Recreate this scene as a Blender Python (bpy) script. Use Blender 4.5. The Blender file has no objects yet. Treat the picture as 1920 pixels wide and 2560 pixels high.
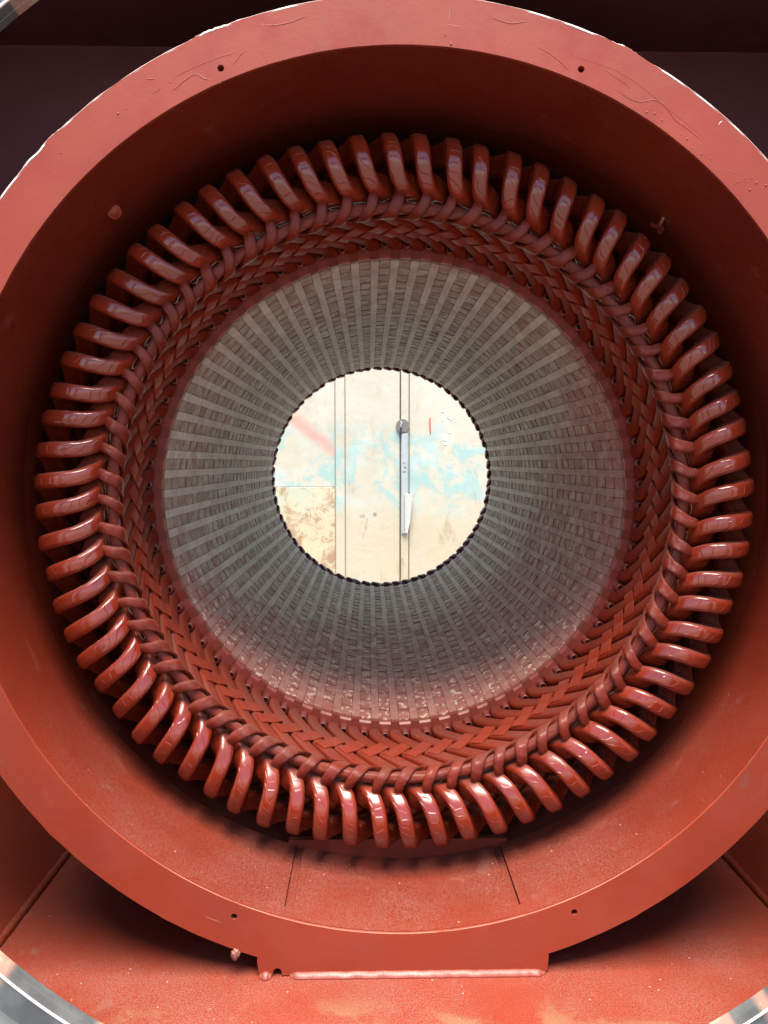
import bpy, bmesh, math, random
from mathutils import Vector, Matrix, noise
from mathutils.geometry import tessellate_polygon
R_ = math.radians
PI = math.pi
random.seed(7)
SC = bpy.context.scene
COL = SC.collection

# lengths below are in bore radii of the motor; S turns them into metres.
S = 0.5
HZ = 1.86                      # height of the motor axis above the ground (bore radii)
DN = 3.346                     # camera to near bore edge

# ------------------------------------------------------------------ camera
cam = bpy.data.cameras.new('camera')
cam.sensor_fit = 'VERTICAL'; cam.sensor_height = 36.0
cam.lens = 36.0 * 1924 / 2560
cam.clip_start = 0.02; cam.clip_end = 2000
camo = bpy.data.objects.new('camera', cam); COL.objects.link(camo)
camo.location = (-0.1111 * S, -DN * S, (0.1368 + HZ) * S)
camo.rotation_euler = (PI / 2 - 0.0639, 0, -0.0188)
SC.camera = camo

# ------------------------------------------------------------------ sky, sun, exposure
SUN_EL, SUN_AZ = 76.0, 180.0
w = bpy.data.worlds.new('World'); SC.world = w; w.use_nodes = True
nt = w.node_tree
sky = nt.nodes.new('ShaderNodeTexSky'); sky.sky_type = 'NISHITA'; sky.sun_disc = False
sky.sun_elevation = R_(SUN_EL); sky.sun_rotation = R_(SUN_AZ)
sky.air_density = 1.0; sky.dust_density = 1.0; sky.ozone_density = 1.5
bg = nt.nodes['Background']; bg.inputs['Strength'].default_value = 0.12
nt.links.new(sky.outputs['Color'], bg.inputs['Color'])
sl = bpy.data.lights.new('sun', 'SUN'); sl.energy = 5.0; sl.angle = R_(42); sl.color = (1, .93, .81)
so = bpy.data.objects.new('sun', sl); COL.objects.link(so)
so.rotation_euler = (PI / 2 - R_(SUN_EL), 0, R_(SUN_AZ - 180))
SC.view_settings.view_transform = 'Standard'; SC.view_settings.look = 'None'
SC.view_settings.exposure = 1.9; SC.view_settings.gamma = 1.0

# ------------------------------------------------------------------ node helper
class NT:
    def __init__(s, name):
        s.m = bpy.data.materials.new(name); s.m.use_nodes = True
        s.t = s.m.node_tree; s.b = s.t.nodes['Principled BSDF']
    def n(s, typ, props=None, **ins):
        nd = s.t.nodes.new('ShaderNode' + typ)
        for k, v in (props or {}).items(): setattr(nd, k, v)
        for k, v in ins.items(): s.put(nd.inputs[int(k[1:])] if k[0] == '_' and k[1:].isdigit() else nd.inputs[k.replace('_', ' ')], v)
        return nd
    def put(s, inp, v):
        if hasattr(v, 'outputs'): v = v.outputs[0]
        if isinstance(v, bpy.types.NodeSocket): s.t.links.new(v, inp)
        elif isinstance(v, (tuple, list)) and len(v) == 3 and inp.type == 'RGBA': inp.default_value = (*v, 1)
        else: inp.default_value = v
    def math(s, op, a, b=0.0, c=0.0, clamp=False): return s.n('Math', dict(operation=op, use_clamp=clamp), _0=a, _1=b, _2=c)
    def noise(s, vec, scale, detail=4, rough=.55, dist=0): return s.n('TexNoise', Vector=vec, Scale=scale, Detail=detail, Roughness=rough, Distortion=dist)
    def ramp(s, v, a, b, lo=0.0, hi=1.0): return s.n('MapRange', dict(interpolation_type='SMOOTHSTEP'), Value=v, From_Min=a, From_Max=b, To_Min=lo, To_Max=hi)
    def mix(s, f, a, b, blend='MIX'):
        nd = s.t.nodes.new('ShaderNodeMix'); nd.data_type = 'RGBA'; nd.blend_type = blend
        s.put(nd.inputs[0], f); s.put(nd.inputs[6], a); s.put(nd.inputs[7], b); return nd.outputs[2]
    def bump(s, h, strength, dist, normal=None):
        nd = s.n('Bump', Height=h, Strength=strength, Distance=dist)
        if normal is not None: s.put(nd.inputs['Normal'], normal)
        return nd
    def vadd(s, a, b): return s.n('VectorMath', dict(operation='ADD'), _0=a, _1=b)
    def vscale(s, a, v): return s.n('VectorMath', dict(operation='MULTIPLY'), _0=a, _1=v)
    def end(s, col, rough, normal=None, **kw):
        s.put(s.b.inputs['Base Color'], col); s.put(s.b.inputs['Roughness'], rough)
        if normal is not None: s.put(s.b.inputs['Normal'], normal)
        for k, v in kw.items(): s.put(s.b.inputs[k.replace('_', ' ')], v)
        return s.m
    def obj_vec(s, rnd=True):
        tc = s.n('TexCoord').outputs['Object']
        if not rnd: return tc
        r = s.n('ObjectInfo').outputs['Random']
        return s.vadd(tc, s.n('CombineXYZ', X=s.math('MULTIPLY', r, 37.0), Y=s.math('MULTIPLY', r, 11.0), Z=0.0))

DUST = (.15, .068, .052)
def m_varnish(name, base, dark, rough=.2, tape=0.0, dust=.75, fibre=0.0, coat=.3, legs=False, lump=.6, spec=.5):
    k = NT(name); v = k.obj_vec(); g = k.n('NewGeometry')
    n1 = k.noise(v, 9, 5); c = k.mix(k.ramp(n1, .35, .7), base, dark)
    rn = k.n('ObjectInfo').outputs['Random']
    c = k.mix(k.math('MULTIPLY', rn, .35), c, dark)
    up = k.ramp(k.n('SeparateXYZ', Vector=g.outputs['Normal']).outputs['Z'], .35, .95)
    dn = k.ramp(k.noise(g.outputs['Position'], 900, 2), .42, .62)
    dn2 = k.ramp(k.noise(g.outputs['Position'], 7, 3), .35, .65, .35, 1)
    df = k.math('MULTIPLY', k.math('MULTIPLY', up, dn2), k.math('MULTIPLY_ADD', dn, .5, .5))
    df = k.math('MULTIPLY', df, dust)
    c = k.mix(df, c, DUST)
    rr = k.math('ADD', k.ramp(k.noise(v, 26, 4), .3, .75, rough * .75, rough * 1.4), k.math('MULTIPLY', df, .45))
    if legs:
        ya = k.n('SeparateXYZ', Vector=k.n('TexCoord').outputs['Object']).outputs['Y']
        lg = k.ramp(ya, -.44 * S, -.36 * S)
        rr = k.math('ADD', rr, k.math('MULTIPLY', lg, .24))
        coat = k.math('MULTIPLY_ADD', lg, -coat, coat)
    h = k.math('MULTIPLY', k.noise(v, 60, 4), lump)
    if tape:
        uv = k.n('TexCoord').outputs['UV']
        sx = k.n('SeparateXYZ', Vector=uv)
        u = k.math('ADD', k.math('ADD', sx.outputs['X'], k.math('MULTIPLY', k.noise(k.vscale(v, (9, 9, 9)), 1.0, 2), .3)), k.math('MULTIPLY', sx.outputs['Y'], .25))
        fr = k.math('FRACT', k.math('MULTIPLY', u, tape))
        h = k.math('ADD', h, k.ramp(fr, 0, .12, 0, 1.5))
        h = k.math('ADD', h, k.math('MULTIPLY', k.math('FLOOR', k.math('MULTIPLY', u, tape)), 0.0))
    if fibre:
        uv = k.n('TexCoord').outputs['UV']
        h = k.math('ADD', h, k.math('MULTIPLY', k.noise(k.vscale(uv, (9, 90, 1)), 1.6, 4), fibre))
    b = k.bump(h, .6, .0011)
    return k.end(c, rr, b, Coat_Weight=coat, Coat_Roughness=.07, Specular_IOR_Level=(k.math('MULTIPLY_ADD', lg, -.34, .5) if legs else spec))

M = {}
M['coil'] = m_varnish('coil_varnish', (.185, .0185, .006), (.138, .014, .0052), .17, tape=27, dust=.6, legs=True, lump=.8, coat=.15)
M['band'] = m_varnish('tie_tape_varnish', (.235, .026, .010), (.185, .020, .008), .36, dust=.4, coat=.0, spec=.09)
M['cord'] = m_varnish('cord_varnish', (.165, .017, .006), (.12, .0125, .005), .28, dust=.7, fibre=2.6, coat=.12, spec=.25)
M['finger'] = m_varnish('finger_varnish', (.22, .028, .014), (.15, .02, .012), .25, dust=.8)

def m_paint(name, base, dark, rough, speck=.5, stains=0.0, coat=.0):
    k = NT(name); v = k.obj_vec(False); g = k.n('NewGeometry')
    c = k.mix(k.ramp(k.noise(v, 3.2, 6, .6), .3, .72), base, dark)
    up = k.ramp(k.n('SeparateXYZ', Vector=g.outputs['Normal']).outputs['Z'], .3, .98)
    dz = k.math('MULTIPLY', up, k.ramp(k.noise(v, 5, 4), .3, .7, .25, .85))
    dz = k.math('MULTIPLY', dz, k.ramp(k.noise(v, 420, 3, .7), .42, .62))
    c = k.mix(dz, c, (.145, .066, .05))
    vo = k.n('TexVoronoi', Vector=v, Scale=85.0)
    dots = k.math('MULTIPLY', k.math('LESS_THAN', vo.outputs['Distance'], .11), k.math('GREATER_THAN', k.n('SeparateColor', Color=vo.outputs['Color']).outputs[0], .93))
    dots = k.math('MULTIPLY', dots, k.math('MULTIPLY_ADD', up, .8, .1))
    c = k.mix(k.math('MULTIPLY', dots, speck), c, (.75, .55, .45))
    sm = k.math('MULTIPLY', k.ramp(k.noise(v, 8.5, 6, .62, .5), .62, .72), .42)
    c = k.mix(sm, c, (.13, .062, .048))
    lt = k.math('MULTIPLY', k.ramp(k.noise(k.vscale(v, (1.0, 1.0, .45)), 13, 6, .7, .3), .60, .72), .25)
    c = k.mix(lt, c, (.26, .075, .05))
    if stains:
        y = k.n('SeparateXYZ', Vector=v).outputs['Y']
        front = k.ramp(y, -.47 , -.56)
        st = k.math('MULTIPLY', k.ramp(k.noise(v, 6.5, 6, .6, .6), .54, .66), front)
        c = k.mix(k.math('MULTIPLY', st, .75), c, (.17, .085, .045))
        fl = k.math('MULTIPLY', k.ramp(k.noise(v, 30, 6, .7, .8), .67, .70), front)
        fl = k.math('MULTIPLY', fl, k.ramp(k.noise(v, 6, 3), .5, .6))
        c = k.mix(fl, c, (.85, .62, .38))
    rr = k.math('ADD', k.math('ADD', k.ramp(k.noise(v, 12, 5), .3, .7, rough * .75, rough * 1.35), k.math('MULTIPLY', dz, .5)), k.math('MULTIPLY', sm, .5))
    h = k.math('ADD', k.math('MULTIPLY', k.noise(v, 150, 3), .5), k.math('MULTIPLY', k.noise(v, 24, 3), 1.0))
    return k.end(c, rr, k.bump(h, .28, .0012), Coat_Weight=coat, Coat_Roughness=.2, Specular_IOR_Level=.32)
M['paint'] = m_paint('red_housing_paint', (.150, .018, .0068), (.122, .014, .006), .34)
M['maroon'] = m_paint('shaded_maroon_paint', (.098, .026, .030), (.080, .021, .025), .5)  # purple shade of the top corners put into the bulkhead and roof colour
M['ringpaint'] = m_paint('red_flange_paint', (.235, .034, .016), (.20, .027, .013), .46)
M['floorpaint'] = m_paint('worn_red_floor_paint', (.170, .022, .0095), (.14, .018, .008), .36, .45, stains=1)
M['weld'] = m_paint('weld_paint', (.175, .029, .016), (.145, .023, .012), .46, .5, coat=.2)

def m_bare(name, base):
    k = NT(name); v = k.obj_vec()
    c = k.mix(k.noise(v, 60, 4), base, tuple(x * .7 for x in base))
    return k.end(c, .35, k.bump(k.noise(v, 120, 3), .4, .001))
M['chip_glint'] = m_bare('pale_chip_glint_paint', (.88, .78, .70))
M['edge'] = m_bare('thin_worn_glint_paint', (.42, .22, .15)); M['run'] = M['ringpaint']
M['scrap'] = m_bare('pinkish_scrap', (.22, .085, .065))
k = NT('black_hole_shade'); M['black'] = k.end((.015, .008, .008), .6)  # flat black painted in for the shade inside small holes

def m_core(name, wedge):
    k = NT(name); v = k.obj_vec(False); uv = k.n('NewGeometry').outputs['Position']
    at = k.n('Attribute', dict(attribute_name='rnd')).outputs['Fac']
    rnd = k.math('FRACT', k.math('ADD', at, k.n('ObjectInfo').outputs['Random']))
    y = k.n('SeparateXYZ', Vector=uv).outputs['Y']
    z = k.n('SeparateXYZ', Vector=uv).outputs['Z']; xx = k.n('SeparateXYZ', Vector=uv).outputs['X']
    grey = k.mix(rnd, (.35, .235, .175), (.23, .147, .108)) if not wedge else k.mix(k.noise(uv, 14, 4), (.62, .545, .445), (.49, .415, .335))
    streak = k.noise(k.vscale(uv, (16, 16, 16)), 1.0, 6, .62, .3)
    grey = k.mix(k.ramp(streak, .5, .75, 0, .28 if not wedge else .3), grey, (.22, .15, .12))
    red = k.mix(k.noise(uv, 30, 4), (.34, .10, .078), (.24, .068, .052))
    # overspray of varnish: strong at the mouth, longest along the bottom of the bore
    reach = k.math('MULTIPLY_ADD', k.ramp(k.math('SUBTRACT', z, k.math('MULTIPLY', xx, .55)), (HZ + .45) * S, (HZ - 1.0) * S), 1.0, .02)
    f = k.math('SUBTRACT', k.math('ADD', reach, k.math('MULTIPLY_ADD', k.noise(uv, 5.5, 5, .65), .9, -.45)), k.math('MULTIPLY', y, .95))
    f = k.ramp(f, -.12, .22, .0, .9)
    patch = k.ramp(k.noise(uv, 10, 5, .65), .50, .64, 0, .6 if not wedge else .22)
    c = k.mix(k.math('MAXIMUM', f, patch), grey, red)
    pale = k.math('MULTIPLY', k.ramp(k.noise(k.vscale(uv, (70, 40, 70)), 1.0, 4, .6), .53, .62), k.math('MULTIPLY', k.ramp(y, .75, .1, .0, .8 if not wedge else .15), k.ramp(z, (HZ - .1) * S, (HZ - .8) * S, .25, 1.0)))
    c = k.mix(pale, c, (.70, .50, .36))  # pale flecks with cream reflections painted in, strongest low near the mouth
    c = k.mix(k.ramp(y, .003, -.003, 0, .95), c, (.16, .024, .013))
    pit = k.ramp(k.noise(uv, 140, 3), .70, .76, 0, .6)
    c = k.mix(pit, c, (.07, .05, .04))
    rr = k.ramp(k.noise(uv, 40, 4), .3, .7, .35, .6)
    h = k.math('ADD', k.math('MULTIPLY', k.noise(k.vscale(uv, (60, 25, 60)), 1.0, 4), 1.0), k.math('MULTIPLY', k.noise(uv, 240, 2), .4))
    return k.end(c, rr, k.bump(h, .14 if wedge else .22, .0010), Specular_IOR_Level=.16)
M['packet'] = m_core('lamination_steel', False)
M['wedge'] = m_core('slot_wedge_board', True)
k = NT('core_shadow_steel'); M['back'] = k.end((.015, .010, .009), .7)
k = NT('slot_end_varnish'); M['endred'] = k.end((.20, .028, .016), .4)

def m_steel():
    k = NT('machined_steel'); v = k.obj_vec(False)
    sp = k.n('SeparateXYZ', Vector=v)
    a = k.math('ARCTAN2', sp.outputs['Z'], sp.outputs['X'])
    cv = k.n('CombineXYZ', X=k.math('MULTIPLY', a, 3.0), Y=k.math('MULTIPLY', sp.outputs['Y'], 2.0), Z=0.0)
    n1 = k.noise(cv, 2.2, 5, .6)
    c = k.mix(k.ramp(k.noise(v, 22, 5), .35, .65), (.12, .125, .125), (.075, .078, .08))
    pk = k.ramp(k.noise(k.n('CombineXYZ', X=k.math('MULTIPLY', a, 7.0), Y=0.0, Z=3.0), 1.0, 1, .3), .50, .52)
    c = k.mix(k.math('MULTIPLY', pk, .85), c, k.mix(k.ramp(k.noise(v, 40, 4), .45, .6), (.26, .135, .10), (.30, .22, .145)))
    return k.end(c, k.ramp(n1, .3, .7, .36, .6), k.bump(k.noise(v, 90, 3), .2, .001), Metallic=k.math('MULTIPLY_ADD', pk, -.4, .4))
M['steel'] = m_steel()
def m_flat(name, a, b, sc, rough=.7, bump=.4):
    k = NT(name); v = k.obj_vec(False)
    c = k.mix(k.ramp(k.noise(v, sc, 6, .65), .3, .7), a, b)
    return k.end(c, rough, k.bump(k.noise(v, sc * 9, 4), bump, .003))
M['primer'] = m_flat('grey_olive_primer', (.34, .32, .27), (.27, .25, .2), 7)
M['concrete'] = m_flat('yard_concrete', (.15, .142, .13), (.11, .104, .095), 1.5, .85)

# ------------------------------------------------------------------ mesh helpers
def mesh(name, verts, faces, mat, smooth=False, uvs=None):
    me = bpy.data.meshes.new(name)
    me.from_pydata([(x * S, y * S, z * S) for x, y, z in verts], [], faces)
    me.materials.append(M[mat] if isinstance(mat, str) else mat)
    if smooth: me.polygons.foreach_set('use_smooth', [True] * len(me.polygons))
    if uvs:
        ul = me.uv_layers.new(name='UVMap')
        for l in me.loops: ul.data[l.index].uv = uvs[l.vertex_index]
    bm = bmesh.new(); bm.from_mesh(me); bmesh.ops.recalc_face_normals(bm, faces=bm.faces); bm.to_mesh(me); bm.free()
    me.update(); return me
def link(name, me, parent=None, loc=(0, 0, 0), roty=0.0):
    o = bpy.data.objects.new(name, me); COL.objects.link(o)
    o.parent = parent; o.location = loc; o.rotation_euler = (0, roty, 0); return o
def thing(name, label, cat, loc, group=None):
    o = bpy.data.objects.new(name, None); COL.objects.link(o); o.location = loc
    o.empty_display_size = .1
    o['label'] = label; o['category'] = cat
    if group: o['group'] = group
    return o
def pol(Rr, deg, a):
    t = R_(deg); return Vector((Rr * math.cos(t), -a, Rr * math.sin(t)))
def bevel(o, wd, seg=2, ang=40):
    b = o.modifiers.new('bevel', 'BEVEL'); b.width = wd * S; b.segments = seg; b.limit_method = 'ANGLE'; b.angle_limit = R_(ang)
    b.harden_normals = False; return o
def box(x0, x1, y0, y1, z0, z1):
    v = [(x, y, z) for x in (x0, x1) for y in (y0, y1) for z in (z0, z1)]
    return v, [(0, 1, 3, 2), (4, 6, 7, 5), (0, 4, 5, 1), (2, 3, 7, 6), (0, 2, 6, 4), (1, 5, 7, 3)]
def plate(loops, y0, y1):
    """extruded flat plate in the XZ plane; first loop is the outline, the rest are holes"""
    pts = [p for l in loops for p in l]; n = len(pts)
    tri = tessellate_polygon([[Vector((x, z, 0)) for x, z in l] for l in loops])
    v = [(x, y0, z) for x, z in pts] + [(x, y1, z) for x, z in pts]
    f = [tuple(t) for t in tri] + [tuple(i + n for i in t) for t in tri]
    b = 0
    for l in loops:
        m = len(l)
        for i in range(m): f.append((b + i, b + (i + 1) % m, b + (i + 1) % m + n, b + i + n))
        b += m
    return v, f
def circ(cx, cz, r, n): return [(cx + r * math.cos(2 * PI * i / n), cz + r * math.sin(2 * PI * i / n)) for i in range(n)]
def catmull(P, per):
    P = [Vector(p) for p in P]; Q = [P[0] * 2 - P[1]] + P + [P[-1] * 2 - P[-2]]; out = []
    for i in range(1, len(Q) - 2):
        p0, p1, p2, p3 = Q[i - 1:i + 3]
        for j in range(per):
            t = j / per
            out.append(.5 * ((2 * p1) + (p2 - p0) * t + (2 * p0 - 5 * p1 + 4 * p2 - p3) * t * t + (3 * p1 - p0 - 3 * p2 + p3) * t ** 3))
    out.append(P[-1].copy()); return out
def sweep(pts, Ns, prof, closed=False, jit=None):
    """prof(i)->list of (w,n) offsets; Ns outward normals"""
    v, f, uv = [], [], []; L = 0; n = len(pts); m = None
    for i in range(n):
        p = pts[i]
        if closed: T = pts[(i + 1) % n] - pts[i - 1]
        else: T = pts[min(i + 1, n - 1)] - pts[max(i - 1, 0)]
        T.normalize(); W = Ns[i].cross(T).normalized(); N = T.cross(W).normalized()
        if i: L += (pts[i] - pts[i - 1]).length
        pr = prof(i); m = len(pr)
        for j, (a, b) in enumerate(pr):
            q = p + W * a + N * b
            if jit: q = q + jit(q)
            v.append(tuple(q)); uv.append((L, j / m))
    for i in range(n if closed else n - 1):
        for j in range(m):
            f.append((i * m + j, i * m + (j + 1) % m, ((i + 1) % n) * m + (j + 1) % m, ((i + 1) % n) * m + j))
    if not closed: f.append(tuple(range(m))); f.append(tuple(range((n - 1) * m, n * m)))
    return v, f, uv
def tube(pts, r, seg=6, taper=True):
    pts = [Vector(p) for p in pts]; n = len(pts)
    def prof(i):
        k = r * (1 if not taper else max(.25, min(1, 4 * i / n, 4 * (n - 1 - i) / n)))
        return [(k * math.cos(2 * PI * j / seg), k * math.sin(2 * PI * j / seg)) for j in range(seg)]
    Ns = []
    for i in range(n):
        T = pts[min(i + 1, n - 1)] - pts[max(i - 1, 0)]
        a = Vector((0, -1, 0)) if abs(T.normalized().y) < .9 else Vector((1, 0, 0)); Ns.append(a)
    return sweep(pts, Ns, prof)
def rrect(w_, h_, r, per=3):
    o = []
    for cx, cz, a0 in ((w_ / 2 - r, h_ / 2 - r, 0), (-w_ / 2 + r, h_ / 2 - r, 90), (-w_ / 2 + r, -h_ / 2 + r, 180), (w_ / 2 - r, -h_ / 2 + r, 270)):
        for k_ in range(per + 1):
            a = R_(a0 + 90 * k_ / per); o.append((cx + r * math.cos(a), cz + r * math.sin(a)))
    return o
def merge(parts):
    V, F = [], []
    for v, f in parts:
        b = len(V); V += [tuple(p) for p in v]; F += [tuple(i + b for i in q) for q in f]
    return V, F
AX = (0, 0, HZ * S)            # parts are modelled about the motor axis, their thing stands on the ground

def lathe(prof, seg, mat, name, smooth=True):
    v, f = [], []; m = len(prof)
    for i in range(seg):
        t = 2 * PI * i / seg
        for r, y in prof: v.append((r * math.cos(t), y, r * math.sin(t)))
    for i in range(seg):
        for j in range(m): f.append((i * m + j, i * m + (j + 1) % m, ((i + 1) % seg) * m + (j + 1) % m, ((i + 1) % seg) * m + j))
    return mesh(name, v, f, mat, smooth)
# ------------------------------------------------------------------ ground
g = link('ground', mesh('ground', *[[(-400, -400, 0), (400, -400, 0), (400, 400, 0), (-400, 400, 0)], [(0, 1, 2, 3)]], 'concrete'))
g['kind'] = 'structure'

# ------------------------------------------------------------------ housing
HS = thing('motor_housing', 'big red painted motor housing with a round flange ring around the coils', 'motor housing', (0, 0, 0))
FY0, FY1 = -.888, -.826
ZF = -1.566
def burr(deg):
    e = .0009 * noise.noise(Vector((deg * .35, 3, 0)))
    for c, wd, h in ((112.5, 2.6, .010), (109, 1.2, .006), (134, 1.6, .010), (137.5, 1.1, .008), (64, 2.2, .013), (67, 1.4, .007), (38, 1.6, .010), (34, 1.2, .007), (-61, 1.0, .004), (-137, 1.3, .006), (-120, .7, .006), (-116, .6, .004)):
        d = (deg - c + 180) % 360 - 180
        if abs(d) < wd: e += h * (1 - (d / wd) ** 2) * (.4 + .3 * noise.noise(Vector((deg * 2.2, 1, 5))))
    return e
FW = .484
a0 = math.degrees(math.acos(FW / 1.574))
out = []
n = 420
for i in range(n + 1):
    d = -a0 + (360 - (180 - 2 * a0)) * i / n
    r = 1.574 + burr(d); out.append((r * math.cos(R_(d)), r * math.sin(R_(d))))
foot = [(-FW - .002, -1.512), (-FW + .004, -1.553), (-FW + .012, ZF + .004), (-.4345, ZF + .004)]
for kk in range(9):
    a = PI - PI * kk / 8; foot.append((-.419 + .0145 * math.cos(a), -1.552 + .015 * math.sin(a)))
foot += [(-.4045, ZF + .004), (FW - .012, ZF + .004), (FW - .003, -1.553), (FW + .001, -1.512)]
out += foot
inner = [(r * math.cos(R_(d)), r * math.sin(R_(d))) for d in [i for i in range(360)] for r in [1.424 + .0009 * noise.noise(Vector((d * .5, 9, 2)))]]
hol = [circ(x, z, .0105, 16) for x, z in ((-.567, 1.348), (.547, 1.355), (-.560, -1.358), (.569, -1.356))]
o = link('flange_ring', mesh('flange_ring', *plate([out, inner] + hol, FY0, FY1), 'ringpaint'), HS, AX); bevel(o, .0075, 2, 50)
# sky highlight along the ring's upper outside, painted as a pale worn strip
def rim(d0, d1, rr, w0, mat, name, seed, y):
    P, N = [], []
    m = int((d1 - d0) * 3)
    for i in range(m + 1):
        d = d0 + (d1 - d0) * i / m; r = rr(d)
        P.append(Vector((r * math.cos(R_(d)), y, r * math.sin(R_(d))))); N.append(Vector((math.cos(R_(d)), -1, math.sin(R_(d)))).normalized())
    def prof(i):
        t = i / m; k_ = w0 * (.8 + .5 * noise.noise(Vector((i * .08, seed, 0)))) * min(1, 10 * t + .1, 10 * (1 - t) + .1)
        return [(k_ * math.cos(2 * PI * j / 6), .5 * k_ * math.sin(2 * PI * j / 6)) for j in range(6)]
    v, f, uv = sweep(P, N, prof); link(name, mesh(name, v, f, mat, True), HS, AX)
rim(18, 158, lambda d: 1.5735 + burr(d), .0062, 'chip_glint', 'worn_glint_edge', 3, FY0 + .0035)
rim(-128, -52, lambda d: 1.4245, .0022, 'edge', 'worn_glint_edge', 8, FY0 + .003)  # light on the up-facing inner edge, painted as a thin pale line

# octagonal cross-section of the box
WX = 1.43
shell = [(-WX, ZF), (WX, ZF), (1.86, -1.05), (1.86, 1.69), (-1.86, 1.69), (-1.86, -1.05)]
BY = -.40                       # barrel end plate
BB = .06                        # outer bulkhead face
ZR = 1.90                       # underside of the roof
BOX = [(-WX - .03, ZF - .03), (WX + .03, ZF - .03), (1.90, -1.07), (1.90, ZR + .035), (-1.90, ZR + .035), (-1.90, -1.07)]
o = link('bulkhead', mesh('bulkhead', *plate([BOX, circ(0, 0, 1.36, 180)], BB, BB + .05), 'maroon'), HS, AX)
link('pad_backplate', mesh('pad_backplate', *box(-.43, .43, BY, BY + .03, -1.50, -1.345), 'paint'), HS, AX)
link('inner_sleeve', lathe([(1.47, BY + .012), (1.50, BY + .012), (1.50, BB - .001), (1.47, BB - .001)], 160, 'paint', 'inner_sleeve'), HS, AX)
link('floor_plate', mesh('floor_plate', *box(-WX - .02, WX + .02, -1.52, BB - .002, ZF - .04, ZF), 'floorpaint'), HS, AX)
for sgn in (-1, 1):
    dx, dz = .43, .516; ln = math.hypot(dx, dz); nx, nz = dz / ln * .04, -dx / ln * .04
    q = [(WX, ZF), (1.86, -1.05), (1.86 + nx, -1.05 + nz), (WX + nx, ZF + nz)]
    q = [(x * sgn, z) for x, z in q]
    link('slanted_wall', mesh('slanted_wall', *plate([q], -1.52, BB - .003), 'paint'), HS, AX)
    x0, x1 = sorted((1.862 * sgn, 1.90 * sgn))
    link('side_wall', mesh('side_wall', *box(x0, x1, -1.52, BB - .003, -1.06, ZR + .03), 'paint'), HS, AX)
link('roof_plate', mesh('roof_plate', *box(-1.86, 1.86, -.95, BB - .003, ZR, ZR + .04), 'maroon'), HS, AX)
# front end plate with arched top, and the machined register ring on it
arch = [(1.53 * math.cos(R_(d)), 1.53 * math.sin(R_(d))) for d in range(-8, 189, 2)]
outl = arch + [(-1.62, -1.1), (-1.43, -1.60), (1.43, -1.60), (1.62, -1.1)]
link('front_plate', mesh('front_plate', *plate([outl, circ(0, 0, 1.490, 240)], -1.538, -1.50), 'primer'), HS, AX)
me = lathe([(1.4465, -1.539), (1.4465, -1.560), (1.4475, -1.5605), (1.4475, -1.588), (1.4505, -1.592), (1.515, -1.592), (1.518, -1.589), (1.518, -1.5395)], 256, 'steel', 'register_ring', False)
link('register_ring', me, HS, AX)
me = lathe([(1.4468, -1.5905), (1.4480, -1.5935), (1.4515, -1.5940), (1.4500, -1.5908)], 256, 'chip_glint', 'register_edge', True)
link('register_edge', me, HS, AX)

# barrel between flange ring and bulkhead, its bottom replaced by a flat pad
RB = 1.4225
aw = math.degrees(math.acos(.402 / RB))
v, f = [], []
m = 220
for i in range(m + 1):
    d = -aw + (360 - (180 - 2 * aw)) * i / m
    for r, y in ((RB, FY0 + .008), (RB, BY - .0015), (RB + .03, BY - .0015), (RB + .03, FY0 + .008)):
        v.append((r * math.cos(R_(d)), y + .0005, r * math.sin(R_(d))))
for i in range(m):
    for j in range(4): f.append((i * 4 + j, i * 4 + (j + 1) % 4, i * 4 + 4 + (j + 1) % 4, i * 4 + 4 + j))
f += [(0, 1, 2, 3), (m * 4, m * 4 + 1, m * 4 + 2, m * 4 + 3)]
me = mesh('barrel', v, f, 'paint')
for p in me.polygons: p.use_smooth = abs(p.normal.y) < .3 and p.area > 1e-6
me.set_sharp_from_angle(angle=R_(35)) if hasattr(me, 'set_sharp_from_angle') else None
link('barrel', me, HS, AX)
def arc_plate(x0, x1, r0, r1, y0, y1, n_=24):
    ds = [-90 + math.degrees(math.asin((x0 + (x1 - x0) * i / n_) / r0)) for i in range(n_ + 1)]
    lo = [(r0 * math.cos(R_(d)), r0 * math.sin(R_(d))) for d in ds] + [(r1 * math.cos(R_(d)), r1 * math.sin(R_(d))) for d in reversed(ds)]
    return plate([lo], y0, y1)
link('bottom_pad', mesh('bottom_pad', *arc_plate(-.372, .372, 1.4215, 1.446, FY0 + .012, BY - .002), 'paint'), HS, AX)
for x0, x1 in ((-.402, -.3725), (.3725, .402)):
    link('pad_groove', mesh('pad_groove', *arc_plate(x0, x1, 1.4345, 1.447, FY1 + .004, BY - .003, 6), 'paint'), HS, AX)
    link('pad_end', mesh('pad_end', *arc_plate(x0 + .0005, x1 - .0005, 1.4218, 1.446, FY0 + .013, FY1 + .003, 6), 'paint'), HS, AX)
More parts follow.
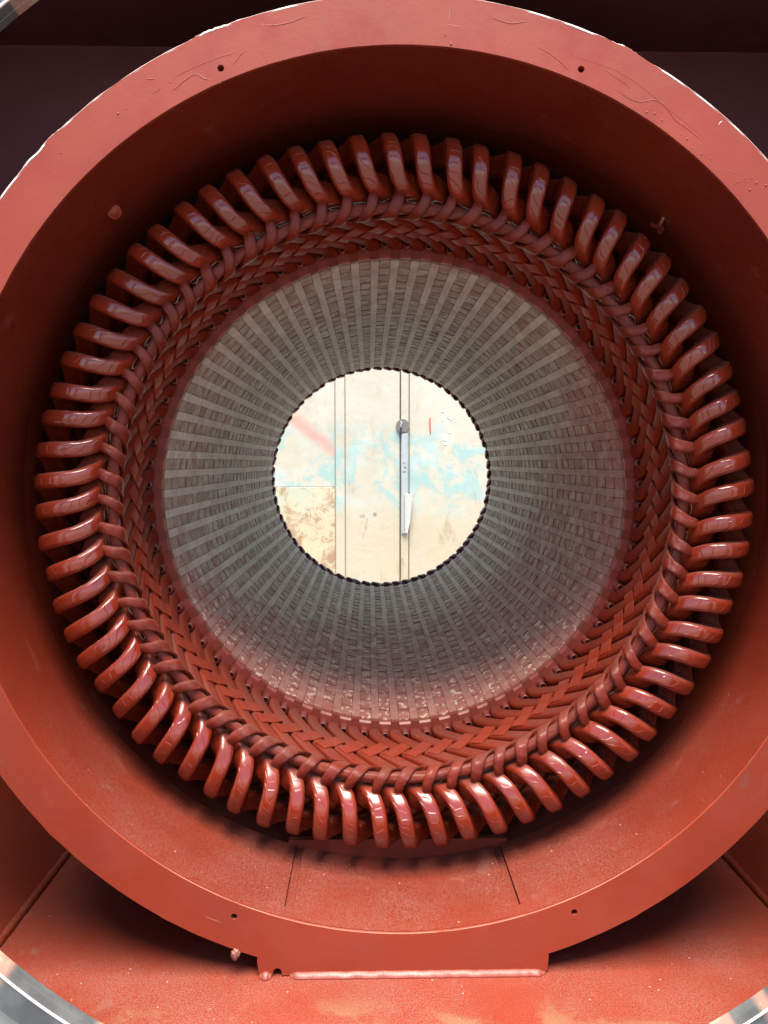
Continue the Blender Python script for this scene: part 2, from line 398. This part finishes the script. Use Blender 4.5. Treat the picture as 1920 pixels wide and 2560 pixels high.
# ring weld at the barrel / bulkhead corner
def bead(pts, r, name, mat, parent, amp=.35, flat=(1, 1), fr=60):
    pts = [Vector(p) for p in pts]; n_ = len(pts)
    sd = random.random() * 50
    def prof(i):
        t = i / n_; k_ = r * (1 + amp * noise.noise(Vector((i * .45, sd, 0))) )
        k_ *= max(.3, min(1, 9 * t + .3, 9 * (1 - t) + .3))
        return [(k_ * flat[0] * math.cos(2 * PI * j / 8), k_ * flat[1] * math.sin(2 * PI * j / 8)) for j in range(8)]
    v, f, uv = sweep(pts, [Vector((0, -1, 1)).normalized() for _ in pts], prof)
    return link(name, mesh(name, v, f, mat, True), parent, AX)
def fillet(x0, x1, n_, h, d, name, sd, ends=.35):
    v, f = [], []
    for i in range(n_ + 1):
        t = i / n_; x = x0 + (x1 - x0) * t; q = noise.noise(Vector((x * 23, sd, 0))); q2 = noise.noise(Vector((x * 60, sd, 4)))
        e = max(ends, min(1, t * n_ / 2.5, (1 - t) * n_ / 2.5)); hh = h * (1 + .12 * q + .07 * q2) * e; dd = d * (1 + .15 * q2 - .1 * q) * e
        for a, b in ((.004, hh), (-dd * .22, hh * .93), (-dd * .55, hh * .60), (-dd * .85, hh * .26), (-dd, -.002), (.004, -.002)): v.append((x, FY0 + a, ZF + b))
    m_ = 6
    for i in range(n_):
        for k_ in range(m_): f.append((i * m_ + k_, i * m_ + (k_ + 1) % m_, (i + 1) * m_ + (k_ + 1) % m_, (i + 1) * m_ + k_))
    f += [tuple(range(m_)), tuple(range(n_ * m_, n_ * m_ + m_))]
    link(name, mesh(name, v, f, 'weld', True), HS, AX)
fillet(-.378, .474, 120, .0165, .020, 'foot_weld', 3, .5)
fillet(-.478, -.438, 8, .019, .024, 'foot_weld', 9, .6)
for sgn in (-1, 1):
    bead([(sgn * (WX - .004), -1.40 + 1.44 * i / 120, ZF + .006) for i in range(121)], .016, 'corner_weld', 'paint', HS, .2)
# short weld lug on the floor by the right hand corner of the opening
bead([(1.085 + .14 * i / 20, -1.13 + .012 * i / 20, ZF + .002) for i in range(21)], .014, 'weld_lug', 'weld', HS, .6)
# plug on the upper left of the barrel
def frame_at(p, nrm, up=Vector((0, 0, 1)), k_=1.0):
    z = nrm.normalized(); x = up.cross(z).normalized(); y = z.cross(x)
    return lambda a, b, c: p + (x * a + y * b + z * c) * k_
pp = pol(1.418, 134.7, .593); fr = frame_at(pp, Vector((-pp.x, -1.5, -pp.z - .35)))
v, f = [], []; seg = 28
pr = [(.0, .013), (.006, .014), (.010, .008), (.021, .009), (.026, .006), (.027, -.03)]
for i in range(seg):
    t = 2 * PI * i / seg
    for r, h in pr: v.append(tuple(fr(r * math.cos(t), r * math.sin(t), h)))
mm = len(pr)
for i in range(seg):
    for j in range(mm - 1): f.append((i * mm + j, i * mm + j + 1, ((i + 1) % seg) * mm + j + 1, ((i + 1) % seg) * mm + j))
link('round_plug', mesh('round_plug', v, f, 'ringpaint', True), HS, AX)
# earthing clamp and cable stub at the upper right, by the bulkhead
pp = pol(1.412, 46.4, .43)
fr = frame_at(pp, Vector((-pp.x, -.2, -pp.z)), k_=.55)
def pbox(fr, a, b, c, da, db, dc):
    v, f = box(a - da, a + da, b - db, b + db, c - dc, c + dc); return [tuple(fr(*p)) for p in v], f
parts = [pbox(fr, 0, 0, .0, .030, .012, .006), pbox(fr, .026, 0, .02, .004, .012, .022)]
link('clamp_bracket', mesh('clamp_bracket', *merge(parts), 'finger'), HS, AX)
pts = catmull([fr(-.05, .03, .0), fr(-.03, .035, .025), fr(.0, .02, .034), fr(.03, .01, .03), fr(.055, .02, .012), fr(.075, .035, -.01)], 6)
v, f, uv = tube(pts, .009, 8, False); link('clamp_cable', mesh('clamp_cable', v, f, 'finger', True), HS, AX)
v, f, uv = tube(catmull([fr(.0, -.03, .0), fr(.0, -.03, .02), fr(.004, -.03, .03)], 3), .011, 6, False); link('clamp_bolt', mesh('clamp_bolt', v, f, 'finger'), HS, AX)

# paint runs, scratches and blisters on the flange face (x, z on the ring)
import math as _m
def face_line(pts, r, name, mat):
    P = catmull([(x, FY0 + r * .25, z) for x, z in pts], 4) if len(pts) > 2 else [Vector((x, FY0 + r * .25, z)) for x, z in pts]
    v, f, uv = tube(P, r * .58, 8); link(name, mesh(name, v, f, mat, True), HS, AX)
RUNS = [([(-0.7441, 1.2942), (-0.7046, 1.3221), (-0.6404, 1.3536), (-0.5763, 1.3782), (-0.5265, 1.3925), (-0.4625, 1.4102)], 0.0022, 'run'), ([(-0.7835, 1.2676), (-0.762, 1.2788), (-0.7441, 1.2928)], 0.0018, 'run'), ([(-0.7373, 1.2735), (-0.716, 1.2792), (-0.7052, 1.2876), (-0.6764, 1.312), (-0.6443, 1.3295), (-0.6161, 1.316), (-0.5913, 1.3148), (-0.5699, 1.3267)], 0.003, 'run'), ([(-0.5662, 1.3357), (-0.563, 1.313), (-0.5738, 1.2991)], 0.0028, 'run'), ([(-0.5447, 1.3511), (-0.5197, 1.3685), (-0.5052, 1.3892), (-0.466, 1.4102)], 0.0026, 'run'), ([(-0.4616, 1.4856), (-0.4193, 1.4758), (-0.3625, 1.4832), (-0.3128, 1.5008), (-0.2843, 1.5079)], 0.0032, 'run'), ([(-0.8038, 1.3177), (-0.7826, 1.3131), (-0.7613, 1.3181)], 0.003, 'run'), ([(0.35, 1.4458), (0.4294, 1.412), (0.4803, 1.3779), (0.5022, 1.3573), (0.5348, 1.3507)], 0.0028, 'run'), ([(0.3572, 1.4438), (0.4365, 1.4225), (0.545, 1.3889), (0.6175, 1.3654), (0.6758, 1.3416), (0.7418, 1.3004), (0.8305, 1.2313), (0.9047, 1.1758), (0.9794, 1.113), (1.0698, 1.0288)], 0.0016, 'run'), ([(0.5641, 1.3232), (0.6114, 1.3062), (0.655, 1.2962), (0.699, 1.2686), (0.7355, 1.2585), (0.7789, 1.2644), (0.8157, 1.2417), (0.8457, 1.2034), (0.8828, 1.1791), (0.9274, 1.1443), (0.9648, 1.1129), (1.0022, 1.0849)], 0.0028, 'run'), ([(0.249, 1.517), (0.2777, 1.5035), (0.3208, 1.4902), (0.3638, 1.4941), (0.4067, 1.5014)], 0.0032, 'run'), ([(0.6067, 1.3652), (0.6396, 1.3413), (0.6836, 1.3138), (0.7168, 1.2862)], 0.0022, 'run'), ([(0.136, 1.5377), (0.1368, 1.5158), (0.1355, 1.4924)], 0.0009, 'edge'), ([(0.1084, 1.4867), (0.142, 1.4829), (0.1792, 1.4785)], 0.0009, 'edge'), ([(0.9795, 1.1883), (0.9858, 1.1975), (0.9951, 1.2046)], 0.0018, 'chip_glint'), ([(-0.6624, -1.3518), (-0.6324, -1.3658), (-0.5931, -1.3813)], 0.0008, 'edge')]
BLIST = [(0.765, 1.2378), (0.7798, 1.2239), (0.8021, 1.2031), (0.8613, 1.1614), (0.8836, 1.1475), (0.8989, 1.1195), (0.9286, 1.1021), (0.9582, 1.0882), (1.0178, 1.0497), (1.0481, 1.018), (1.0855, 0.9934), (1.0698, 1.0288), (1.0918, 1.0289), (1.1069, 1.0149), (1.1365, 1.008), (0.7543, 1.2272), (0.1243, 1.4538), (0.1423, 1.4265), (-0.8588, 1.2242), (-0.8838, 1.2102), (-1.0603, 1.091), (-0.7226, 1.3047)]
for pts, r, mat in RUNS: face_line(pts, r, 'paint_run' if mat == 'run' else 'scratch', mat)
def blob(p, r, sq=.5, seg=8):
    v = [(p[0], p[1] - r * sq, p[2])]; f = []
    for a, s_ in ((45, .72), (90, 1.0)):
        for i in range(seg):
            t = 2 * PI * i / seg; v.append((p[0] + r * s_ * math.cos(t), p[1] - r * sq * math.cos(R_(a)), p[2] + r * s_ * math.sin(t)))
    for i in range(seg):
        f.append((0, 1 + i, 1 + (i + 1) % seg)); f.append((1 + i, 1 + seg + i, 1 + seg + (i + 1) % seg, 1 + (i + 1) % seg))
    return v, f
for x, z in BLIST:
    link('paint_blister', mesh('paint_blister', *blob((x, FY0, z), .0033 * random.uniform(.6, 1.3)), 'run', True), HS, AX)
# skid beams under the housing
for sx in (-1, 1):
    x0, x1 = sorted((sx * .95, sx * 1.3))
    link('skid_beam', mesh('skid_beam', *box(x0, x1, -1.4, 4.9, -HZ + .002, ZF - .042), 'primer'), HS, AX)
# outer skin of the long frame behind the bulkhead
v, f = plate([BOX, [(x * .985, z * .985) for x, z in BOX]], BB + .052, 4.6)
link('frame_skin', mesh('frame_skin', v, f, 'paint'), HS, AX)
link('rear_plate', mesh('rear_plate', *plate([BOX, circ(0, 0, 1.30, 90)], 4.602, 4.65), 'paint'), HS, AX)

# ------------------------------------------------------------------ stator: laminated core and winding
ST = thing('wound_stator', 'red varnished ring of woven coils around a grey laminated bore', 'stator', (0, 1.75 * S, 0))
SL = (0, -1.75 * S, HZ * S)
LB = 3.66; NP = 28; PIT = LB / NP; NS = 72
def roty(deg): return -R_(deg)
# packets
def packet(y0, y1, dth=1.36, r0=1.0, r1=1.06, ch=.0035, jr=0.0):
    c = math.degrees(ch)
    pts = [(-dth, y0), (dth - c * .7, y0), (dth, y0 + ch), (dth, y1 - ch), (dth - c * .7, y1), (-dth, y1)]
    v = []
    for r in (r0 + jr, r1):
        for d, y in pts: v.append(tuple(pol(r, d, -y)))
    n_ = len(pts)
    f = [tuple(range(n_)), tuple(range(2 * n_ - 1, n_ - 1, -1))] + [(i, (i + 1) % n_, n_ + (i + 1) % n_, n_ + i) for i in range(n_)]
    return v, f
GAP = .019
pm = []
for kk in range(4):
    for q in range(4): pm.append((kk, mesh('packet', *packet(kk * PIT + GAP * .4 + random.uniform(-.0012, .0012), (kk + 1) * PIT - GAP * .6 + random.uniform(-.0012, .0012), 1.37 + random.uniform(-.025, .02), jr=random.uniform(-.0015, .0015)), 'packet')))
cnt = 0
for kk in range(4):
    for i in range(NS):
        me = pm[kk * 4 + random.randrange(4)][1]
        link('packet', me, ST, SL, roty(5 * i + 2.5)); cnt += 1
V, F, RN = [], [], []
for kk in range(4, NP):
    for i in range(NS):
        v, f = packet(kk * PIT + GAP * .4 + random.uniform(-.0012, .0012), (kk + 1) * PIT - GAP * .6 + random.uniform(-.0012, .0012), 1.37 + random.uniform(-.025, .02), jr=random.uniform(-.0015, .0015))
        a = R_(5 * i + 2.5); c_, s_ = math.cos(a), math.sin(a); b = len(V); rv = random.random()
        V += [(x * c_ - z * s_, y, x * s_ + z * c_) for x, y, z in v]; F += [tuple(j + b for j in q) for q in f]; RN += [rv] * len(v)
me = mesh('deep_packets', V, F, 'packet')
at = me.attributes.new('rnd', 'FLOAT', 'POINT'); at.data.foreach_set('value', RN)
o = link('deep_packets', me, ST, SL); o['kind'] = 'stuff'
# slot wedges
wm = []
for q in range(4):
    v, f = [], []; m = 62
    for i in range(m + 1):
        y = -.034 + (LB + .068) * i / m
        e0, e1 = random.uniform(-.02, .02), random.uniform(-.05, .03)
        rr = .9985
        for d, r in ((-1.04 + e0, rr), (1.04 + e1, rr), (1.1, 1.035), (-1.1, 1.035)): v.append(tuple(pol(r, d, -y)))
    for i in range(m):
        for j in range(4): f.append((i * 4 + j, i * 4 + (j + 1) % 4, i * 4 + 4 + (j + 1) % 4, i * 4 + 4 + j))
    f += [(0, 1, 2, 3), (m * 4, m * 4 + 1, m * 4 + 2, m * 4 + 3)]
    wm.append(mesh('slot_wedge', v, f, 'wedge'))
for i in range(NS): link('slot_wedge', wm[random.randrange(4)], ST, SL, roty(5 * i))
# solid behind the packets, and the end clamping ring
link('core_back', lathe([(1.055, .004), (1.33, .004), (1.33, LB - .004), (1.055, LB - .004)], 144, 'back', 'core_back'), ST, SL)
link('clamp_ring', lathe([(1.004, .002), (1.004, -.022), (1.012, -.03), (1.325, -.03), (1.325, .002)], 144, 'endred', 'clamp_ring', False), ST, SL)
link('clamp_ring', lathe([(1.004, LB - .002), (1.004, LB + .022), (1.012, LB + .03), (1.325, LB + .03), (1.325, LB - .002)], 144, 'endred', 'clamp_ring', False), ST, SL)
# press fingers: short open tubes on the teeth
v, f = [], []; seg = 14
pr = [(.0165, -.03), (.0165, .086), (.0155, .090), (.0125, .090), (.0115, .086), (.0115, .05), (.0, .05)]
for i in range(seg):
    t = 2 * PI * i / seg
    for r, a in pr:
        v.append((1.046 + r * math.cos(t), -a, r * math.sin(t)))
mm = len(pr)
for i in range(seg):
    for j in range(mm - 1): f.append((i * mm + j, i * mm + j + 1, ((i + 1) % seg) * mm + j + 1, ((i + 1) % seg) * mm + j))
fme = mesh('press_finger', v, f, 'finger', True)
bm = bmesh.new(); v2, f2 = [], []
for i in range(seg):
    t = 2 * PI * i / seg; v2.append((1.046 + .0118 * math.cos(t), -.066, .0118 * math.sin(t)))
bore_me = mesh('finger_bore', v2, [tuple(range(seg))], 'black'); bm.free()  # black disc standing in for the shade down the tube
for i in range(NS):
    o = link('press_finger', fme, ST, SL, roty(5 * i + 2.5 + random.uniform(-.12, .12)))
    link('finger_bore', bore_me, o)

# coils
CW, CH = .0575, .085
def coil_path(v0=0.0, v1=0.0, dr=0.0):
    P = [(1.0725, -.14, 0), (1.0725, -.02, 0), (1.0755, .03, 0), (1.0795, .07, .3), (1.0838, .113, 1.8), (1.089, .164, 3.9), (1.0927, .202, 5.7),
         (1.102, .297, 10.2), (1.1105, .381, 14.1), (1.117, .44, 16.3), (1.1245, .487, 17.7)]
    rad = .0745 + dr / 2; c = 1.123 + rad
    for d, q in ((30, 1.75), (55, 2.85), (80, 3.4), (105, 3.75), (130, 4.05), (155, 4.35)):
        t = R_(d); P.append((c - rad * math.cos(t), .487 + v0 + (.0715 + v1) * math.sin(t), 17.7 + q))
    P += [(1.272 + dr, .487, 22.3), (1.270 + dr, .44, 23.6), (1.267 + dr, .381, 26), (1.260 + dr * .7, .297, 29.7), (1.250, .202, 34.2), (1.244, .164, 36), (1.238, .113, 38.2), (1.23, .06, 39.8), (1.225, 0, 40), (1.22, -.10, 40)]
    return catmull(P, 6)
def make_coil(seed, lo=False, dr=.01):
    rn = random.Random(seed)
    C_ = coil_path(rn.uniform(-.006, .006), rn.uniform(.0, .01), dr)
    if lo: C_ = C_[::3] + [C_[-1]]
    pts = [pol(r, d, a) for r, a, d in C_]; Ns = []
    for i in range(len(C_)):
        A, B = C_[max(i - 1, 0)], C_[min(i + 1, len(C_) - 1)]
        t2 = Vector((B.x - A.x, B.y - A.y)).normalized()
        nR, na = -t2.y, t2.x
        th = R_(C_[i].z); Ns.append(Vector((nR * math.cos(th), -na, nR * math.sin(th))))
    ph = rn.uniform(0, 9)
    def prof(i):
        b = 1 + .02 * noise.noise(Vector((i * .21, ph, 0))); h = 1 + .02 * noise.noise(Vector((i * .2, ph, 7)))
        aa = C_[i].y; wide = 1 + .04 * max(0, min(1, (aa - .08) / .08)) * max(0, min(1, (.47 - aa) / .08)) - .06 * (aa < .05)
        return rrect(CW * b * wide, CH * h, .0165, 2 if lo else 4)
    return sweep(pts, Ns, prof)
cm = []
for lev in range(5):
    for q in range(3):
        v, f, uv = make_coil(lev * 10 + q, False, -.004 + .007 * lev); cm.append(mesh('coil', v, f, 'coil', True, uv))
jit = [random.uniform(-.5, .5) for _ in range(NS)]
jnose = []
for i in range(NS):
    o = link('coil', cm[3 * max(0, min(4, round(2 - 1.6 * math.cos(R_(5 * i + 21)) - .8 * math.sin(R_(5 * i + 21)) + random.uniform(-.5, .5)))) + random.randrange(3)], ST, SL, roty(5 * i + jit[i] * .6))
    o.rotation_euler.x = random.uniform(-.0012, .0012); o.rotation_euler.z = random.uniform(-.0012, .0012)
# tie bands of the herringbone
def make_band(seed):
    rn = random.Random(seed)
    L, T, U = Vector((4.0, .295)), Vector((8.35, .203)), Vector((6.15, .166))
    L += Vector((rn.uniform(-.1, .1), rn.uniform(-.004, .004)))
    top, bot, NI, NJ = [], [], 12, 5
    for i in range(-2, NI + 1):
        q = max(i, 0) / NI
        for j in range(NJ + 1):
            p = L.lerp(T, q) + (U - T) * (1 - j / NJ) * (1 - .06 * q)
            bow = .006 * math.sin(PI * q)
            a = p.y + bow * .6; d = p.x
            R0 = 1.03 + .1 * a
            sag = .0035 * math.exp(-((q - .53) / .09) ** 2)
            rr = R0 - .0052 + sag
            if i < 0: d -= (.12, .16)[-i - 1]; rr += (.012, .05)[-i - 1]
            if q == 0 and i == 0: rr += .002
            if q > .95: rr += .003
            top.append(pol(rr, d, a)); bot.append(pol(rr + .006, d, a))
    w_ = NJ + 1; n_ = len(top) // w_
    v = top + bot; o_ = len(top); f = []
    for i in range(n_ - 1):
        for j in range(NJ):
            a_, b_ = i * w_ + j, i * w_ + j + 1
            f += [(a_, b_, b_ + w_, a_ + w_), (o_ + a_, o_ + a_ + w_, o_ + b_ + w_, o_ + b_)]
    bd = [j for j in range(w_)] + [i * w_ + NJ for i in range(1, n_)] + [(n_ - 1) * w_ + j for j in range(NJ - 1, -1, -1)] + [i * w_ for i in range(n_ - 2, 0, -1)]
    for i in range(len(bd)):
        p, q = bd[i], bd[(i + 1) % len(bd)]; f.append((p, q, q + o_, p + o_))
    me = mesh('tie_band', [tuple(p) for p in v], f, 'band', True)
    if hasattr(me, 'set_sharp_from_angle'): me.set_sharp_from_angle(angle=R_(50))
    return me
bms = [make_band(q) for q in range(4)]
for i in range(NS): link('tie_band', bms[random.randrange(4)], ST, SL, roty(5 * i + random.uniform(-.12, .12)))
# surge ring and its lashings
def ring_pt(d, k_=0):
    return pol(1.053 + .0022 * noise.noise(Vector((d * .13, k_, 0))), d, .506 + .003 * noise.noise(Vector((d * .11, k_, 6))))
P = [ring_pt(360 * i / 540) for i in range(540)]
def rprof(i):
    k_ = .0215 * (1 + .08 * noise.noise(Vector((i * .3, 1, 1)))); tw = i * .09
    return [(k_ * (1 + .07 * math.sin(3 * (2 * PI * j / 14 + tw))) * math.cos(2 * PI * j / 14), k_ * (1 + .07 * math.sin(3 * (2 * PI * j / 14 + tw))) * math.sin(2 * PI * j / 14)) for j in range(14)]
v, f, uv = sweep(P, [-Vector((p.x, 0, p.z)).normalized() for p in P], rprof, True)
link('surge_ring', mesh('surge_ring', v, f, 'cord', True, uv), ST, SL)
def make_lash(seed):
    rn = random.Random(seed); j_ = lambda s_: rn.uniform(-s_, s_)
    C_ = [(1.0680, .375, 1.9), (1.0625, .405, .8), (1.0520, .445, -.5), (1.0340, .480, -1.7), (1.0245, .508, -2.8), (1.0330, .534, -3.8), (1.0590, .545, -4.5), (1.0900, .536, -4.95), (1.12, .505, -5.2), (1.15, .46, -5.4)]
    C_ = catmull([(r + j_(.002), a + j_(.003), d + j_(.15)) for r, a, d in C_], 5)
    ctr = lambda d: pol(1.053, d, .506)
    pts = [pol(r, d, a) for r, a, d in C_]; Ns = [(p - pol(1.053 + .02 * (1 if c.z < -4.4 else 0), c.z, .506)).normalized() for p, c in zip(pts, C_)]
    n_ = len(pts); sd = rn.uniform(0, 40); wk = rn.uniform(.92, 1.1)
    def prof(i):
        t = i / (n_ - 1)
        wd = .0225 * wk * (min(1, .18 + 3.2 * t) if t < .26 else 1 - .28 * max(0, t - .45) / .55); th = .0105 if t > .16 else .004 + .04 * t
        o = []
        for j in range(14):
            a = 2 * PI * j / 14; q = noise.noise(Vector((i * .5, j * 1.7, sd)))
            o.append((wd * math.copysign(abs(math.cos(a)) ** .75, math.cos(a)) * (1 + .06 * q), th * math.sin(a) * (1 + .22 * q + .16 * math.cos(3 * a))))
        return o
    return sweep(pts, Ns, prof)
lm = []
for q in range(6):
    v, f, uv = make_lash(q); lm.append(mesh('lashing', v, f, 'cord', True, uv))
for i in range(NS): link('lashing', lm[random.randrange(6)], ST, SL, roty(5 * i + random.uniform(-.3, .3)))
# far end winding (only its surge ring and lashings show past the bore)
FA = .16
mir = lambda vs: [(x, LB - y - FA if False else LB - (y + FA), z) for x, y, z in vs]
v, f, uv = sweep(P, [-Vector((p.x, 0, p.z)).normalized() for p in P], rprof, True)
link('surge_ring', mesh('surge_ring', mir([(x * .998, y, z * .998) for x, y, z in v]), f, 'finger', True, uv), ST, SL)
flm = []
for q in range(3):
    v, f, uv = make_lash(q + 20); flm.append(mesh('lashing', mir([(x * .998, y, z * .998) for x, y, z in v]), f, 'finger', True, uv))
for i in range(NS): link('lashing', flm[random.randrange(3)], ST, SL, roty(5 * i + random.uniform(-1.2, 1.2)))
parts = []
v, f, uv = make_coil(50, True)
for i in range(NS):
    a = R_(5 * i); c_, s_ = math.cos(a), math.sin(a)
    parts.append(([(x * c_ - z * s_, y, x * s_ + z * c_) for x, y, z in mir(v)], f))
o = link('far_end_winding', mesh('far_end_winding', *merge(parts), 'coil', True), ST, SL); o['kind'] = 'stuff'

# ------------------------------------------------------------------ gate seen through the bore
def m_gate(name, left, rust=False):
    k = NT(name); v = k.n('NewGeometry').outputs['Position']
    v = k.vscale(v, (1 / S, 1 / S, 1 / S)); sp = k.n('SeparateXYZ', Vector=v)
    x, z = sp.outputs['X'], k.math('SUBTRACT', sp.outputs['Z'], HZ)
    cream = k.mix(k.ramp(k.noise(v, 1.6, 5), .3, .7), (.42, .395, .32), (.38, .34, .26))
    low = k.ramp(k.math('ADD', z, k.math('MULTIPLY_ADD', k.noise(v, 3, 4), .5, -.25)), -.35, -.95)
    c = k.mix(k.math('MULTIPLY', low, .6), cream, (.40, .325, .22))
    # faded turquoise of an older coat
    band = k.math('MULTIPLY', k.ramp(z, -.85, -.35), k.ramp(z, .95, .35))
    tq = k.ramp(k.noise(k.vscale(v, (1.0, 1.0, .85)), 2.1, 10, .72, .5),   .47, .56)
    c = k.mix(k.math('MULTIPLY', k.math('MULTIPLY', tq, band), .72), c, (.20, .36, .355))
    wash = k.ramp(k.noise(v, 2.3, 4, .6), .45, .7)
    c = k.mix(k.math('MULTIPLY', k.math('MULTIPLY', wash, band), .6), c, (.37, .44, .41))
    if not rust:
        st = k.math('MULTIPLY', k.ramp(k.noise(k.vscale(v, (2.2, 2.2, .9)), 1.7, 9, .74, .4), .53, .66), k.ramp(z, .2, -.7, .25, .8))
        c = k.mix(st, c, (.30, .215, .13))
        gy = k.ramp(k.noise(k.vscale(v, (3.0, 3.0, 1.2)), 1.1, 8, .7), .56, .70, 0, .45)
        c = k.mix(gy, c, (.30, .32, .30))
    if rust:
        c = k.mix(.55, c, (.46, .385, .24))
        r = k.ramp(k.noise(v, 3.4, 10, .78, .5), .46, .57)
        c = k.mix(k.math('MULTIPLY', r, .9), c, (.27, .16, .08))
    if left and not rust:
        # sprayed pinkish stroke running down to the right
        ln = k.math('SUBTRACT', k.math('ADD', k.math('ADD', z, k.math('MULTIPLY', x, .80)), k.math('MULTIPLY_ADD', k.noise(v, 2.2, 3), .30, -.15)), -.20)
        m_ = k.math('MULTIPLY', k.ramp(k.math('ABSOLUTE', ln), .24, .0), k.ramp(x, -.45, -.85))
        c = k.mix(k.math('MULTIPLY', m_, .55), c, (.50, .15, .11))
    sc = k.ramp(k.noise(k.vscale(v, (40, 40, 5)), 1.0, 4, .7), .68, .72)
    c = k.mix(k.math('MULTIPLY', sc, .5), c, (.2, .14, .09))
    fl = k.ramp(k.noise(v, 26, 4, .7), .70, .73)
    c = k.mix(k.math('MULTIPLY', fl, .55), c, (.26, .19, .12))
    b = k.bump(k.math('ADD', k.noise(v, 9, 5), k.math('MULTIPLY', tq, .4)), .3, .004)
    return k.end(c, .55, b)
M['gate'] = m_gate('peeling_cream_paint', False); M['gateL'] = m_gate('peeling_cream_paint_pink', True); M['gateR'] = m_gate('rusty_cream_paint', True, True)
M['flake'] = m_bare('white_paint_flake', (.50, .475, .43)); M['pale'] = m_bare('pale_blue_white_paint', (.36, .40, .415)); M['dirty'] = m_bare('greasy_grey_metal', (.17, .15, .14)); M['redp'] = m_bare('red_paint_drip', (.45, .11, .08)); M['seam'] = m_bare('brown_seam_rust', (.30, .235, .155)); M['gap'] = m_bare('dark_seam', (.10, .075, .05))
GY = 9.0
GT = thing('metal_gate', 'peeling cream and turquoise metal gate seen through the bore', 'gate', (0, GY * S, 0))
GL = (0, -GY * S, HZ * S)
zb, zt = -HZ + .05, 3.6
def gp(name, bx, mat, bv=.006):
    o = link(name, mesh(name, *box(*bx), mat), GT, GL)
    if bv: bevel(o, bv)
    return o
o = gp('panel', (-3.4, -.665, GY, GY + .06, -.2485, zt), 'gateL'); o['label'] = 'upper left sheet with a pink sprayed stroke'
o = gp('panel', (-3.4, -.665, GY, GY + .06, zb, -.2515), 'gateR'); o['label'] = 'yellowed rusty lower left sheet'
gp('panel', (-.495, .372, GY, GY + .06, zb, zt), 'gateL')
gp('panel', (.53, 3.4, GY, GY + .06, zb, zt), 'gate')
gp('seam_strip', (-.652, -.508, GY - .02, GY + .05, zb, zt), 'gate', .012)
gp('seam_strip', (.392, .515, GY - .012, GY + .05, zb, zt), 'gate', .012)
gp('backing_post', (-.70, -.45, GY + .062, GY + .12, zb, zt), 'seam', 0)
gp('backing_post', (.33, .58, GY + .062, GY + .12, zb, zt), 'seam', 0)
for x in (-.6585, -.5015): gp('seam_line', (x - .006, x + .006, GY - .004, GY + .03, zb, zt), 'seam', 0)
gp('seam_line', (.5205, .5285, GY - .004, GY + .03, zb, zt), 'seam', 0)
gp('seam_line', (.374, .388, GY - .003, GY + .03, zb, zt), 'gap', 0)
o = gp('latch_bar', (.402, .498, GY - .045, GY - .0125, -1.0, .60), 'pale', .01)
v, f = plate([circ(.418, .725, .105, 36)], GY - .05, GY - .013); o = link('latch_plate', mesh('latch_plate', v, f, 'dirty'), GT, GL); bevel(o, .01)
gp('key_slot', (.378, .40, GY - .0525, GY - .048, .60, .70), 'black', 0)
v, f, uv = tube(catmull([(.372, GY - .055, .80), (.40, GY - .075, .77), (.385, GY - .075, .72), (.41, GY - .07, .68)], 5), .010, 8); link('shackle', mesh('shackle', v, f, 'pale', True), GT, GL)
v, f = plate([[(.455, -.36), (.572, -.368), (.54, -.79), (.497, -1.0), (.458, -.985)]], GY - .075, GY - .047); o = link('pull_handle', mesh('pull_handle', v, f, 'flake'), GT, GL); bevel(o, .008)
for a, b in (((.44, .05), (.475, .075)), ((.42, -.02), (.47, .0)), ((.425, .12), (.455, .14))):
    gp('bar_stain', (a[0], b[0], GY - .0465, GY - .0445, a[1], b[1]), 'dirty', 0)
gp('patch', (-.27, -.19, GY - .004, GY + .01, -.73, -.68), 'primer', .002); gp('patch', (-.05, 0.0, GY - .004, GY + .01, -.71, -.66), 'seam', .002)
def stroke(pts, r, mat, name):
    v, f, uv = tube(catmull([(x, GY + r * .72, z) for x, z in pts], 5), r * 1.2, 10); link(name, mesh(name, v, f, mat, True), GT, GL)
stroke([(.845, .90), (.855, .84), (.853, .75), (.862, .62), (.865, .50)], .014, 'redp', 'paint_drip')
for pts in ([(1.03, .93), (1.05, .95), (1.10, .94)], [(1.04, .93), (1.045, .84), (1.04, .77)], [(1.20, .90), (1.16, .90), (1.14, .86), (1.19, .83), (1.21, .79), (1.15, .77)], [(1.25, .79), (1.28, .78)],
            [(1.13, .60), (1.18, .62), (1.17, .57)], [(1.02, .47), (1.08, .50), (1.16, .46)], [(1.03, .42), (1.10, .43), (1.15, .41)], [(1.08, .50), (1.07, .42)]):
    stroke(pts, .011, 'flake', 'paint_mark')

# ------------------------------------------------------------------ crumpled scrap stuck at the ring foot
bm = bmesh.new(); bmesh.ops.create_icosphere(bm, subdivisions=3, radius=.0145)
for vv in bm.verts:
    q = vv.co.normalized(); vv.co *= 1 + .55 * noise.noise(q * 2.1) + .3 * noise.noise(q * 5.3); vv.co.x *= .95; vv.co.z *= 1.25; vv.co.y *= .6
vs = [tuple(v.co) for v in bm.verts]; fs = [tuple(v.index for v in f.verts) for f in bm.faces]; bm.free()
o = link('paint_scrap', mesh('paint_scrap', vs, fs, 'scrap', True)); o.location = (-.555 * S, (FY0 - .008) * S, (HZ - 1.482) * S)
o['label'] = 'small crumpled pink paint scrap hanging at the left notch of the flange ring'; o['category'] = 'scrap'
